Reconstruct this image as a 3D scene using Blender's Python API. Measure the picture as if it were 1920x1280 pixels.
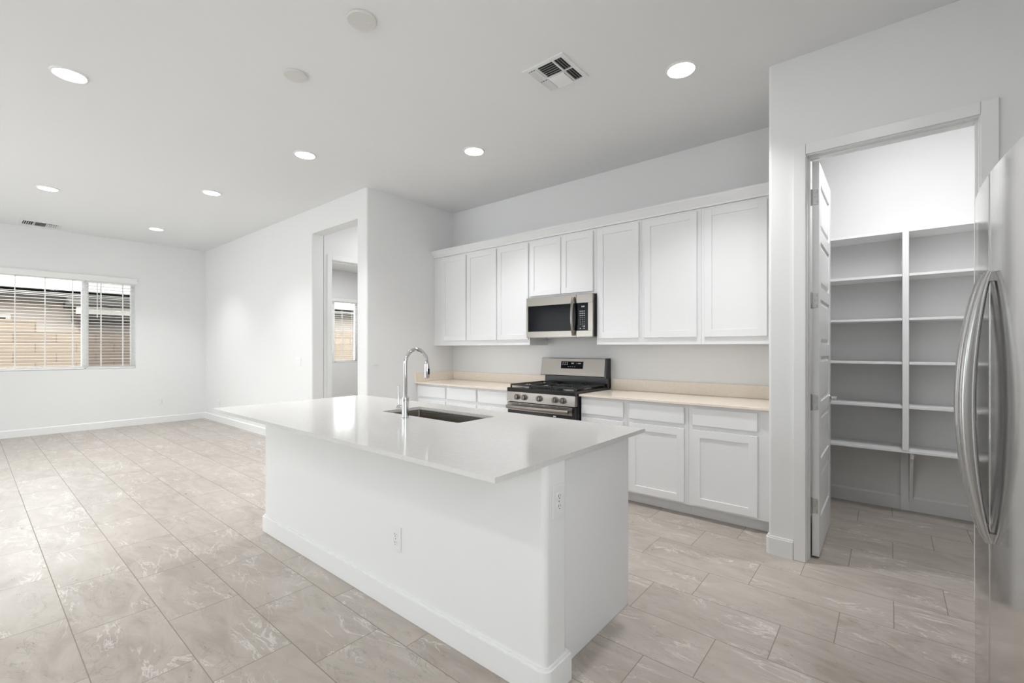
import bpy, bmesh, math, random
from mathutils import Vector, Matrix
random.seed(7)
S = bpy.context.scene
for o in list(bpy.data.objects): bpy.data.objects.remove(o)
PI = math.pi

# ------------------------------------------------------------------ camera
YAW = math.radians(39.725)
cam = bpy.data.cameras.new('camera'); camo = bpy.data.objects.new('camera', cam)
S.collection.objects.link(camo); S.camera = camo
camo.location = (0, 0, 1.30); camo.rotation_euler = (PI/2, 0, YAW)
cam.sensor_width = 36; cam.lens = 852.48/1920*36; cam.shift_y = 11.76/1920
cam.clip_start = .02

# ------------------------------------------------------------------ view, world
S.view_settings.view_transform = 'Standard'; S.view_settings.look = 'None'
S.view_settings.gamma = 1; S.view_settings.exposure = 0.84
W = bpy.data.worlds.new('sky'); S.world = W; W.use_nodes = True
bg = W.node_tree.nodes['Background']
bg.inputs[0].default_value = (.93, .965, 1, 1); bg.inputs[1].default_value = 2.1

H = 3.08; EAST0 = 1.05
def area(name, loc, rot, sx, sy, power, col=(1, 1, 1), shape='RECTANGLE', spread=PI):
    l = bpy.data.lights.new(name, 'AREA'); l.shape = shape; l.size = sx; l.size_y = sy
    l.energy = power; l.color = col; l.spread = spread
    o = bpy.data.objects.new(name, l); S.collection.objects.link(o); o.location = loc; o.rotation_euler = rot
    return o
# daylight entering through the south and far-room glazing; the east lamp is added fill
area('daylight_slider', (-6.3, -3.15, 1.25), (PI/2, 0, 0), 3.4, 2.3, 20, (.93, .965, 1))
area('east_fill', (EAST0-.02, -.8, 1.65), (PI/2, 0, PI/2), 2.2, 1.5, 20, (.95, .975, 1))
area('daylight_far_window', (-9.93, .65, 1.7), (PI/2, 0, -PI/2), 2.4, 1.4, 17, (1, 1, 1))
area('daylight_bedroom_window', (-9.93, 4.8, 1.7), (PI/2, 0, -PI/2), 2.4, 1.4, 12, (1, 1, 1))
# sun on the neighbour's yard (high, from the south-east: it never reaches indoors)
sl = bpy.data.lights.new('sun', 'SUN'); sl.energy = 1.0; sl.angle = .02; sl.color = (1, .96, .9)
so = bpy.data.objects.new('sun', sl); S.collection.objects.link(so); so.rotation_euler = (math.radians(28), math.radians(38), 0)

# ------------------------------------------------------------------ materials
def mat(name, col=(.8, .8, .8), rough=.5, metal=0, spec=.5, coat=0):
    m = bpy.data.materials.new(name); m.use_nodes = True
    b = m.node_tree.nodes['Principled BSDF']
    b.inputs['Base Color'].default_value = (*col, 1); b.inputs['Roughness'].default_value = rough
    b.inputs['Metallic'].default_value = metal; b.inputs['Specular IOR Level'].default_value = spec
    b.inputs['Coat Weight'].default_value = coat
    return m
class N:
    def __init__(s, m): s.t = m.node_tree; s.b = s.t.nodes.get('Principled BSDF')
    def n(s, k, **kw):
        x = s.t.nodes.new(k)
        for a, v in kw.items(): setattr(x, a, v)
        return x
    def link(s, a, b): s.t.links.new(a, b)
    def setin(s, i, v):
        if isinstance(v, bpy.types.NodeSocket): s.link(v, i)
        else: i.default_value = v
    def m(s, op, a, b=0.0, c=0.0):
        x = s.n('ShaderNodeMath', operation=op)
        for i, v in zip(x.inputs, (a, b, c)): s.setin(i, v)
        return x.outputs[0]
    def noise(s, vec, scale, detail=3, rough=.5, dist=0.0):
        x = s.n('ShaderNodeTexNoise'); s.setin(x.inputs['Vector'], vec)
        x.inputs['Scale'].default_value = scale; x.inputs['Detail'].default_value = detail
        x.inputs['Roughness'].default_value = rough; x.inputs['Distortion'].default_value = dist
        return x.outputs[0]
    def pos(s): return s.n('ShaderNodeNewGeometry').outputs['Position']
    def mapr(s, v, a, b, c=0.0, d=1.0):
        x = s.n('ShaderNodeMapRange'); s.setin(x.inputs[0], v)
        for i, q in zip((1, 2, 3, 4), (a, b, c, d)): x.inputs[i].default_value = q
        return x.outputs[0]
    def mix(s, f, a, b):
        x = s.n('ShaderNodeMix', data_type='RGBA'); s.setin(x.inputs[0], f)
        for i, v in ((6, a), (7, b)):
            if isinstance(v, tuple): v = (*v, 1)
            s.setin(x.inputs[i], v)
        return x.outputs[2]
    def bump(s, h, strength, dist=.001):
        x = s.n('ShaderNodeBump'); x.inputs['Strength'].default_value = strength; x.inputs['Distance'].default_value = dist
        s.link(h, x.inputs['Height']); s.link(x.outputs[0], s.b.inputs['Normal'])

def paint(name, col, rough=.6, bumps=.25, scale=90):
    m = mat(name, col, rough, spec=.35); k = N(m)
    k.bump(k.noise(k.pos(), scale, 2), bumps, .0008); return m
M_WALL = paint('wall_paint', (.84, .84, .835))
M_CEIL = paint('ceiling_paint', (.84, .845, .85), .8, .2, 70)
M_TRIM = mat('trim_enamel', (.86, .86, .855), .32)
M_CAB = mat('cabinet_lacquer', (.86, .86, .865), .36)
M_SHELF = mat('shelf_enamel', (.9, .9, .895), .4)
M_PLAST = mat('white_plastic', (.84, .84, .83), .3)
M_PLATE = mat('cover_plate_plastic', (.70, .69, .66), .35)
M_SLOT = mat('outlet_slot', (.06, .06, .06), .6)
M_BLIND = mat('blind_slat_white', (.88, .88, .86), .4)
M_VINYL = mat('vinyl_frame', (.85, .85, .84), .4)
M_VENT = mat('vent_enamel', (.84, .84, .84), .4)
M_DARK = mat('dark_cavity', (.05, .05, .055), .8)
M_BLACK = mat('black_enamel', (.012, .012, .013), .22)
M_BGLASS = mat('black_glass', (.005, .005, .006), .12, spec=.12)
M_IRON = mat('cast_iron', (.018, .018, .019), .5)
M_BODY = mat('appliance_dark_side', (.06, .06, .062), .4)
M_CHROME = mat('chrome', (.68, .68, .68), .06, 1)
M_NICKEL = mat('hinge_nickel', (.46, .46, .45), .25, 1)
M_LEG = mat('legend_print', (.75, .77, .8), .5)
M_ALU = mat('burner_aluminium', (.55, .55, .54), .35, 1)

def steel(name, col, rough, axis, streak=.09):
    m = mat(name, col, rough, 1); k = N(m)
    mp = k.n('ShaderNodeMapping'); k.link(k.pos(), mp.inputs[0])
    mp.inputs['Scale'].default_value = {'x': (2, 300, 300), 'z': (300, 300, 2)}[axis]
    v = k.noise(mp.outputs[0], 1.0, 3)
    k.link(k.mapr(v, .3, .7, rough-streak*.5, rough+streak*.5), k.b.inputs['Roughness'])
    return m
M_STEEL = steel('brushed_steel', (.31, .285, .26), .3, 'x', .04)
M_SINK = steel('sink_steel', (.42, .385, .35), .3, 'x')
M_FRIDGE = steel('fridge_steel', (.62, .61, .60), .12, 'z', .05)
M_HANDLE = steel('handle_steel', (.46, .455, .45), .2, 'z', .06)

def quartz(name, col, rough=.12):
    m = mat(name, col, rough); k = N(m)
    v = k.mapr(k.noise(k.pos(), 45, 4, .7), .35, .65)
    k.link(k.mix(v, tuple(c*.965 for c in col), tuple(min(1, c*1.02) for c in col)), k.b.inputs['Base Color']); return m
M_QUARTZ = quartz('white_quartz', (.68, .665, .645), .12)
M_QUARTZ2 = quartz('warm_lit_quartz', (.88, .785, .68), .22)  # warm light on the wall counters is mixed into this quartz colour

def glass(name, tint=(1, 1, 1)):
    m = bpy.data.materials.new(name); m.use_nodes = True; k = N(m); t = m.node_tree; t.nodes.remove(k.b)
    out = t.nodes['Material Output']; tr = k.n('ShaderNodeBsdfTransparent'); tr.inputs[0].default_value = (*tint, 1)
    gl = k.n('ShaderNodeBsdfGlossy'); gl.inputs['Roughness'].default_value = .02
    fr = k.n('ShaderNodeFresnel'); fr.inputs[0].default_value = 1.3
    mx = k.n('ShaderNodeMixShader'); k.link(fr.outputs[0], mx.inputs[0]); k.link(tr.outputs[0], mx.inputs[1])
    k.link(gl.outputs[0], mx.inputs[2]); k.link(mx.outputs[0], out.inputs[0]); return m
M_GLASS = glass('window_glass', (.95, .97, .96))
M_SCREEN = glass('insect_screen', (.72, .72, .73))

def emit(name, col, s):
    m = mat(name, (.9, .9, .9), .5); b = m.node_tree.nodes['Principled BSDF']
    b.inputs['Emission Color'].default_value = (*col, 1); b.inputs['Emission Strength'].default_value = s; return m
M_LED = emit('led_diffuser', (1, .97, .93), 5)

def tile_floor():
    m = mat('stone_look_tile', (.4, .37, .34), .3); k = N(m)
    P, L, Y0, PH = .3044, .6125, .313, .219
    sx = k.n('ShaderNodeSeparateXYZ'); k.link(k.pos(), sx.inputs[0]); x, y = sx.outputs[0], sx.outputs[1]
    yy = k.m('DIVIDE', k.m('SUBTRACT', y, Y0), P); row = k.m('FLOOR', yy)
    fy = k.m('MULTIPLY', k.m('FRACT', k.m('ADD', yy, 100.0)), P)
    xx = k.m('DIVIDE', k.m('SUBTRACT', k.m('SUBTRACT', x, PH), k.m('MULTIPLY', row, .20417)), L); col = k.m('FLOOR', xx)
    fx = k.m('MULTIPLY', k.m('FRACT', k.m('ADD', xx, 100.0)), L)
    d = k.m('MINIMUM', k.m('MINIMUM', fx, k.m('SUBTRACT', L, fx)), k.m('MINIMUM', fy, k.m('SUBTRACT', P, fy)))
    grout = k.mapr(d, .0012, .0024, 1.0, 0.0)
    cb = k.n('ShaderNodeCombineXYZ'); k.link(col, cb.inputs[0]); k.link(row, cb.inputs[1])
    wn = k.n('ShaderNodeTexWhiteNoise', noise_dimensions='3D'); k.link(cb.outputs[0], wn.inputs[0])
    # each tile shows its own piece of the stone pattern
    off = k.n('ShaderNodeVectorMath', operation='SCALE'); k.link(wn.outputs['Color'], off.inputs[0]); off.inputs['Scale'].default_value = 23
    ad = k.n('ShaderNodeVectorMath', operation='ADD'); k.link(k.pos(), ad.inputs[0]); k.link(off.outputs[0], ad.inputs[1])
    mp = k.n('ShaderNodeMapping'); k.link(ad.outputs[0], mp.inputs[0]); mp.inputs['Scale'].default_value = (1, 2.6, 1); mp.inputs['Rotation'].default_value = (0, 0, .22)
    v = mp.outputs[0]
    cloud = k.mapr(k.noise(v, 2.4, 7, .62, 1.4), .34, .66)
    fine = k.mapr(k.noise(v, 14, 5, .65, .6), .3, .7)
    r1 = k.m('ABSOLUTE', k.m('SUBTRACT', k.noise(v, 2.3, 6, .62, 1.6), .5))
    vein = k.m('MULTIPLY', k.mapr(r1, .0, .022, 1.0, 0.0), k.mapr(k.noise(v, 2.2, 2), .48, .6))
    r2 = k.m('ABSOLUTE', k.m('SUBTRACT', k.noise(v, 4.7, 5, .6, 1.0), .47))
    dvein = k.m('MULTIPLY', k.mapr(r2, .0, .02, 1.0, 0.0), k.mapr(k.noise(v, 2.1, 2), .48, .62))
    c = k.mix(cloud, (.325, .275, .23), (.49, .44, .39))
    c = k.mix(k.m('MULTIPLY', fine, .35), c, (.46, .43, .40))
    tone = k.mapr(wn.outputs['Value'], 0, 1, .0, .38)
    c = k.mix(tone, c, (.50, .455, .405))
    c = k.mix(k.m('MULTIPLY', dvein, .5), c, (.22, .19, .165))
    c = k.mix(k.m('MULTIPLY', vein, .75), c, (.72, .68, .64))
    c = k.mix(grout, c, (.25, .215, .185))
    k.link(c, k.b.inputs['Base Color'])
    k.link(k.m('ADD', k.mapr(fine, 0, 1, .27, .34), k.m('MULTIPLY', grout, .4)), k.b.inputs['Roughness'])
    k.bump(k.m('SUBTRACT', k.m('MULTIPLY', fine, .12), grout), .35, .0012)
    return m
M_TILE = tile_floor()

def block_mat():
    m = mat('concrete_block', (.5, .35, .22), .9); k = N(m)
    sp = k.n('ShaderNodeSeparateXYZ'); k.link(k.pos(), sp.inputs[0]); cb = k.n('ShaderNodeCombineXYZ')
    k.link(sp.outputs[1], cb.inputs[0]); k.link(sp.outputs[2], cb.inputs[1])
    b = k.n('ShaderNodeTexBrick'); k.link(cb.outputs[0], b.inputs[0])
    b.inputs['Color1'].default_value = (.36, .28, .215, 1); b.inputs['Color2'].default_value = (.315, .245, .19, 1)
    b.inputs['Mortar'].default_value = (.20, .16, .13, 1); b.inputs['Scale'].default_value = 1
    b.inputs['Brick Width'].default_value = .6; b.inputs['Row Height'].default_value = .2; b.inputs['Mortar Size'].default_value = .009
    k.link(b.outputs[0], k.b.inputs['Base Color']); return m
M_BLOCK = block_mat()
M_STUCCO = paint('pink_beige_stucco', (.60, .52, .47), .9, .6, 40)
M_STUCCO2 = paint('shaded_stucco', (.44, .38, .34), .9, .6, 40)  # darker copy of the house stucco with patio shade mixed in
M_ROOF = mat('pale_roof_tile', (.62, .59, .56), .9)
M_EAVE_SHADE = mat('eave_shade_brown', (.07, .058, .05), .9)  # shadow under the eaves and patio roof, put into the colour
M_FASCIA = mat('cream_fascia', (.74, .69, .62), .7)
M_GROUND = paint('gravel', (.42, .36, .30), .95, .8, 25)
M_EXTGLASS = mat('dark_house_window', (.02, .03, .03), .1)

# ------------------------------------------------------------------ mesh helpers
def box(bm, x0, x1, y0, y1, z0, z1, bev=0.0, seg=2):
    r = bmesh.ops.create_cube(bm, size=1)
    vs = r['verts']
    for v in vs:
        v.co = Vector(((x0+x1)/2 + v.co.x*(x1-x0), (y0+y1)/2 + v.co.y*(y1-y0), (z0+z1)/2 + v.co.z*(z1-z0)))
    if bev > 0:
        es = {e for v in vs for e in v.link_edges}
        bmesh.ops.bevel(bm, geom=list(es), offset=bev, segments=seg, profile=.5, affect='EDGES')
    return vs
def prism(bm, poly, a0, a1, axis='z'):
    """extrude a 2d outline; axis z: poly=(x,y); axis x: poly=(y,z); axis y: poly=(x,z)"""
    def P(p, a): return {'z': (p[0], p[1], a), 'x': (a, p[0], p[1]), 'y': (p[0], a, p[1])}[axis]
    v0 = [bm.verts.new(P(p, a0)) for p in poly]; v1 = [bm.verts.new(P(p, a1)) for p in poly]
    n = len(poly)
    bm.faces.new(v0); bm.faces.new(v1[::-1])
    for i in range(n): bm.faces.new((v0[i], v1[i], v1[(i+1) % n], v0[(i+1) % n]))
def rounded(poly, radii, seg=6):
    out = []; n = len(poly)
    for i, p in enumerate(poly):
        r = radii.get(i, 0)
        if not r: out.append(p); continue
        a = Vector(poly[i-1]) - Vector(p); b = Vector(poly[(i+1) % n]) - Vector(p); a.normalize(); b.normalize()
        h = a.angle(b)/2; t = r/math.tan(h); c = Vector(p) + (a+b).normalized()*(r/math.sin(h))
        s = Vector(p)+a*t - c; e = Vector(p)+b*t - c
        for j in range(seg+1):
            q = s.lerp(e, j/seg); q.normalize(); out.append(tuple(c + q*r))
    return out
def lathe(bm, prof, cx, cy, cz, axis='z', n=28):
    """prof = [(radius, height)...] turned about an axis through (cx,cy,cz)"""
    rings = []
    for r, h in prof:
        ring = []
        for i in range(n):
            a = 2*PI*i/n; u, w = r*math.cos(a), r*math.sin(a)
            ring.append(bm.verts.new({'z': (cx+u, cy+w, cz+h), 'y': (cx+u, cy+h, cz+w), 'x': (cx+h, cy+u, cz+w)}[axis]))
        rings.append(ring)
    for A, B in zip(rings, rings[1:]):
        for i in range(n): bm.faces.new((A[i], A[(i+1) % n], B[(i+1) % n], B[i]))
    bm.faces.new(rings[0]); bm.faces.new(rings[-1][::-1])
def sweep(bm, pts, ra, rb=None, side=None, n=14):
    """elliptical tube along pts; ra along `side`, rb across it; ra/rb may be lists"""
    pts = [Vector(p) for p in pts]; m = len(pts)
    if rb is None: rb = ra
    ra = ra if isinstance(ra, (list, tuple)) else [ra]*m; rb = rb if isinstance(rb, (list, tuple)) else [rb]*m
    rings = []; prev = Vector(side) if side else Vector((0, 0, 1))
    for i, p in enumerate(pts):
        t = (pts[min(i+1, m-1)] - pts[max(i-1, 0)]).normalized()
        s = (Vector(side) if side else prev); s = s - t*s.dot(t)
        if s.length < 1e-4: s = t.orthogonal()
        s.normalize(); prev = s; q = t.cross(s)
        rings.append([bm.verts.new(p + s*math.cos(2*PI*j/n)*ra[i] + q*math.sin(2*PI*j/n)*rb[i]) for j in range(n)])
    for A, B in zip(rings, rings[1:]):
        for j in range(n): bm.faces.new((A[j], A[(j+1) % n], B[(j+1) % n], B[j]))
    bm.faces.new(rings[0][::-1]); bm.faces.new(rings[-1])
def obj(name, bm, m, parent=None, smooth=False, xf=None):
    if xf is not None: bm.transform(xf)
    bmesh.ops.recalc_face_normals(bm, faces=bm.faces[:])
    me = bpy.data.meshes.new(name); bm.to_mesh(me); bm.free()
    for a in (m if isinstance(m, (list, tuple)) else [m]): me.materials.append(a)
    o = bpy.data.objects.new(name, me); S.collection.objects.link(o)
    if smooth:
        me.shade_smooth() if hasattr(me, 'shade_smooth') else None
        for p in me.polygons: p.use_smooth = True
        try: me.set_sharp_from_angle(angle=math.radians(40))
        except Exception: pass
        wn = o.modifiers.new('weighted', 'WEIGHTED_NORMAL'); wn.keep_sharp = True; wn.weight = 80
    if parent:
        o.parent = parent
        if parent.matrix_basis != Matrix.Identity(4) or parent.parent:
            # meshes are written in world coordinates; keep them there
            w = world(parent); o.matrix_parent_inverse = w.inverted()
    return o
def world(o):
    return (world(o.parent) @ o.matrix_parent_inverse @ o.matrix_basis) if o.parent else o.matrix_basis.copy()
def B(): return bmesh.new()
def bxo(name, dims, m, parent=None, bev=0.0, smooth=None):
    b = B(); box(b, *dims, bev=bev); return obj(name, b, m, parent, smooth=(bev > 0) if smooth is None else smooth)
def struct(o): o['kind'] = 'structure'; return o
def thing(name, label, cat, loc, group=None):
    o = bpy.data.objects.new(name, None); S.collection.objects.link(o); o.location = loc; o.empty_display_size = .05
    return tag(o, label, cat, group)
def tag(o, label, cat, group=None):
    o['label'] = label; o['category'] = cat
    if group: o['group'] = group
    return o
def deep_copy(root, offset, label, group=None):
    """copy a thing, its parts and their sub-parts, shifted by offset"""
    def cp(o, par):
        c = o.copy(); S.collection.objects.link(c)
        if par: c.parent = par
        for ch in o.children: cp(ch, c)
        return c
    c = cp(root, None); c.location = Vector(root.location) + Vector(offset); c['label'] = label
    if group: c['group'] = group
    return c
def wall_panels(bm, axis, p0, p1, a0, a1, z0, z1, holes):
    """slab with openings; axis 'x': thickness p0..p1 in X, runs a0..a1 in Y"""
    def bb(u0, u1, w0, w1):
        if u1-u0 < 1e-4 or w1-w0 < 1e-4: return
        box(bm, *((p0, p1, u0, u1) if axis == 'x' else (u0, u1, p0, p1)), w0, w1)
    cur = a0
    for (h0, h1, b0, b1) in sorted(holes):
        bb(cur, h0, z0, z1); bb(h0, h1, z0, b0); bb(h0, h1, b1, z1); cur = h1
    bb(cur, a1, z0, z1)

# ------------------------------------------------------------------ room shell
XF, YL, XN, YB, YP, YPB, SOUTH, EAST, NORTH = -9.75, 2.847, -4.46, 4.146, 3.26, 4.833, -3.2, 1.05, 6.6
T = .12
struct(bxo('floor', (XF-.2, 1.6, SOUTH-.2, NORTH+.2, -.12, 0), M_TILE))
struct(bxo('ceiling', (XF-.2, 1.6, SOUTH-.2, NORTH+.2, H, H+.15), M_CEIL))
WZ0, WZ1 = .96, 2.42
b = B(); wall_panels(b, 'x', XF-.2, XF, SOUTH, NORTH, 0, H, [(-.62, 1.835, WZ0, WZ1), (3.55, 6.02, WZ0, WZ1)]); struct(obj('wall_far', b, M_WALL))
b = B(); wall_panels(b, 'y', SOUTH-.2, SOUTH, XF-.2, 1.6, 0, H, [(-8.0, -4.6, .02, 2.4), (-3.4, -1.9, 1.4, 2.4)]); struct(obj('wall_south', b, M_WALL))
b = B(); wall_panels(b, 'x', EAST, EAST+T, SOUTH, YP, 0, H, [(-1.9, .3, .9, 2.4)]); struct(obj('wall_right', b, M_WALL))
b = B()  # wall with the hallway opening
prism(b, rounded([(XF, YL), (-5.703, YL), (-5.703, YL+.16), (XF, YL+.16)], {1: .018, 2: .018}), 0, 2.765)
box(b, XF, -4.64, YL, YL+.16, 2.765, H)
struct(obj('wall_living', b, M_WALL, smooth=True))
b = B()
prism(b, rounded([(-4.655, YL), (XN, YL), (XN, YB+T), (-4.655, YB+T)], {0: .018, 1: .02}), 0, H)
struct(obj('wall_nook', b, M_WALL, smooth=True))
struct(bxo('wall_back', (XN, -.47, YB, YB+T, 0, H), M_WALL))
b = B()  # pantry front wall with doorway
prism(b, rounded([(-.592, YP), (-.403, YP), (-.403, YP+T), (-.472, YP+T), (-.472, YB), (-.592, YB)], {0: .018}), 0, H)
box(b, -.403, .362, YP, YP+T, 2.48, H); box(b, .362, 1.5, YP, YP+T, 0, H)
struct(obj('wall_pantry_front', b, M_WALL, smooth=True))
struct(bxo('wall_pantry_back', (-1.1, 1.5, YPB, YPB+T, 0, H), M_WALL))
struct(bxo('wall_pantry_right', (1.4, 1.5, YP+T, YPB, 0, H), M_WALL))
struct(bxo('wall_pantry_left', (-1.1, -1.0, YB+T, YPB, 0, H), M_WALL))
b = B(); wall_panels(b, 'x', -5.823, -5.703, YL+.16, NORTH, 0, H, [(3.10, 3.972, 0, 2.479)]); struct(obj('wall_hall', b, M_WALL))
struct(bxo('wall_hall_end', (-5.703, -4.5, 5.4, 5.52, 0, H), M_WALL))
struct(bxo('wall_hall_right', (-4.655, -4.535, YB+T, 5.4, 0, H), M_WALL))
struct(bxo('wall_bedroom_back', (XF, -5.703, NORTH, NORTH+T, 0, H), M_WALL))

# baseboards (height .112, eased top)
def base_prof(d, h=.112): return [(0, 0), (d, 0), (d, h-.012), (d*.45, h), (0, h)]
def baseboard(name, segs):
    b = B()
    for (ax, fixed, sgn, a0, a1) in segs:
        pr_ = [(fixed + sgn*p, z) for p, z in base_prof(.014)]
        if ax == 'x': prism(b, pr_, a0, a1, 'x')   # runs along X, fixed = Y
        else: prism(b, [(p, z) for p, z in pr_], a0, a1, 'y')  # runs along Y, fixed = X
    return struct(obj(name, b, M_TRIM))
baseboard('baseboard_far', [('y', XF, 1, SOUTH, YL)])
baseboard('baseboard_living', [('x', YL, -1, XF, -5.72)])
baseboard('baseboard_nook', [('x', YL, -1, -4.64, XN-.0), ('y', XN, 1, YL, 3.5)])
baseboard('baseboard_pantry_back', [('x', YPB, -1, -1.0, 1.4)])
baseboard('baseboard_hall', [('y', -5.703, 1, YL+.02, 3.05), ('y', -5.703, 1, 4.03, 5.4)])
b = B()
prism(b, rounded([(-.606, YP-.014), (-.457, YP-.014), (-.457, YP), (-.592, YP), (-.592, 3.5), (-.606, 3.5)], {0: .022}), 0, .104)
prism(b, rounded([(-.600, YP-.008), (-.457, YP-.008), (-.457, YP), (-.592, YP), (-.592, 3.5), (-.600, 3.5)], {0: .02}), .104, .114)
struct(obj('baseboard_pantry_front', b, M_TRIM, smooth=True))

# door casings
def casing(name, ax, f, sgn, a0, a1, top, depth, stop=True):
    """ax 'y': wall plane y=f, opening a0..a1 along X; 'x': wall plane x=f, opening along Y. sgn = outward side"""
    b = B(); w = .064
    def bb(u0, u1, p0, p1, z0, z1, bev=.004):
        lo, hi = min(p0, p1), max(p0, p1)
        box(b, *((u0, u1, lo, hi) if ax == 'y' else (lo, hi, u0, u1)), z0, z1, bev=bev)
    for (u0, u1) in ((a0-w, a0), (a1, a1+w)):
        bb(u0, u1, f, f+sgn*.015, 0, top+w)
    bb(a0, a1, f, f+sgn*.015, top, top+w)
    j = .012
    for (u0, u1) in ((a0-j+.0005, a0+.005), (a1-.005, a1+j-.0005)):
        bb(u0, u1, f+sgn*.0008, f-sgn*depth, 0, top-.005, .001)
    bb(a0-j+.0005, a1+j-.0005, f+sgn*.0008, f-sgn*depth, top-.005, top+j-.0005, .001)
    if stop:
        for (u0, u1) in ((a0+.005, a0+.015), (a1-.015, a1-.005)):
            bb(u0, u1, f-sgn*.045, f-sgn*.075, 0, top-.005, .001)
        bb(a0+.015, a1-.015, f-sgn*.045, f-sgn*.075, top-.015, top-.005, .001)
    return struct(obj(name, b, M_TRIM, smooth=True))
casing('trim_1', 'y', YP, -1, -.391, .35, 2.468, T)
casing('trim_2', 'x', -5.703, 1, 3.112, 3.96, 2.467, T)

b = B()
for d in ((-.455, -.391, 0, 2.532), (.345, .409, 0, 2.532), (-.391, .345, 2.468, 2.532)): box(b, d[0], d[1], YP+T, YP+T+.015, d[2], d[3], bev=.004)
struct(obj('trim_3', b, M_TRIM, smooth=True))

# pantry door, swung 90 degrees into the pantry
dx0, dx1, dy0, dy1 = -.371, -.335, 3.362, 4.06
b = B()
stile = .095
panels = [(.235+.362*k_, .235+.362*k_+.285) for k_ in range(6)]
box(b, dx0+.010, dx1-.010, dy0+.02, dy1-.02, .03, 2.44)
box(b, dx0, dx1, dy0, dy0+stile, .012, 2.452); box(b, dx0, dx1, dy1-stile, dy1, .012, 2.452)
zc = .012
for (p0, p1) in panels + [(2.452, 2.452)]:
    box(b, dx0, dx1, dy0+stile, dy1-stile, zc, p0); zc = p1
for (p0, p1) in panels:      # raised field in each panel, both faces
    y0_, y1_ = dy0+stile, dy1-stile
    for f0, f1 in ((dx1-.010, dx1-.002), (dx0+.010, dx0+.002)):
        o_ = [(y0_+.012, p0+.012), (y1_-.012, p0+.012), (y1_-.012, p1-.012), (y0_+.012, p1-.012)]
        i_ = [(y0_+.036, p0+.036), (y1_-.036, p0+.036), (y1_-.036, p1-.036), (y0_+.036, p1-.036)]
        vo = [b.verts.new((f0, *q)) for q in o_]; vi = [b.verts.new((f1, *q)) for q in i_]
        for i in range(4): b.faces.new((vo[i], vo[(i+1) % 4], vi[(i+1) % 4], vi[i]))
        b.faces.new(vi)
door = struct(obj('door_1', b, M_TRIM))
for z in (2.231, 1.593, .962, .321):
    b = B(); box(b, dx0+.004, dx1-.006, dy0-.003, dy0, z-.046, z+.046, bev=.001)
    box(b, dx0-.012, dx0+.004, dy0-.002, dy0-.0005, z-.046, z+.046)
    lathe(b, [(.0055, -.05), (.0055, .05)], dx0-.004, dy0-.004, z, 'z', 12)
    for dz in (-.03, .0, .03): lathe(b, [(.0038, 0), (.0025, -.0015)], dx0+.02+(.005 if dz else -.004), dy0-.003, z+dz, 'y', 10)
    obj('hinge', b, M_NICKEL, door, smooth=True)
for sgn, xs in ((1, dx1), (-1, dx0)):
    b = B(); yl = dy1-.065
    lathe(b, [(.031, 0), (.031, .005*sgn), (.026, .009*sgn), (.011, .012*sgn), (.011, .045*sgn)], xs, yl, .94, 'x')
    sweep(b, [(xs+.045*sgn, yl+.008, .94), (xs+.05*sgn, yl-.02, .94), (xs+.048*sgn, yl-.06, .941), (xs+.044*sgn, yl-.11, .943)], [.011, .010, .009, .008], [.008, .008, .007, .006], side=(0, 0, 1))
    obj('door_handle', b, M_CHROME, door, smooth=True)
b = B(); box(b, dx0+.007, dx1-.007, dy1-.0005, dy1+.001, .91, .97); obj('latch_plate', b, M_NICKEL, door)

# ------------------------------------------------------------------ windows + blinds
def window_unit(idx, y0, y1, mull, screens):
    xf0, xf1 = XF-.16, XF-.10
    b = B(); fr = .045
    box(b, xf0, xf1, y0, y1, WZ0, WZ0+fr); box(b, xf0, xf1, y0, y1, WZ1-fr, WZ1)
    ys = [y0] + mull + [y1]
    for i, yy in enumerate(ys):
        if i == 0: a, c = yy, yy+fr
        elif i == len(ys)-1: a, c = yy-fr, yy
        else: a, c = yy-.032, yy+.032
        box(b, xf0-.005, xf1+.005, a, c, WZ0, WZ1)
    w = struct(obj('window_%d' % idx, b, M_VINYL))
    for i in range(len(ys)-1):
        b = B(); box(b, xf0+.025, xf0+.03, ys[i]+.02, ys[i+1]-.02, WZ0+.02, WZ1-.02); obj('glass_pane', b, M_GLASS, w)
        if screens[i]:
            b = B(); box(b, xf0+.004, xf0+.006, ys[i]+.02, ys[i+1]-.02, WZ0+.02, WZ1-.02); obj('insect_screen', b, M_SCREEN, w)
            b = B()
            for (a, c) in ((ys[i]+.03, ys[i]+.05), (ys[i+1]-.05, ys[i+1]-.03)): box(b, xf0+.032, xf0+.05, a, c, WZ0+.04, WZ1-.04)
            obj('sash_frame', b, M_VINYL, w)
    return w
window_unit(1, -.62, 1.835, [.0, 1.215], [True, False, True])
window_unit(2, 3.55, 6.02, [4.2, 5.42], [True, False, False])
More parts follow.
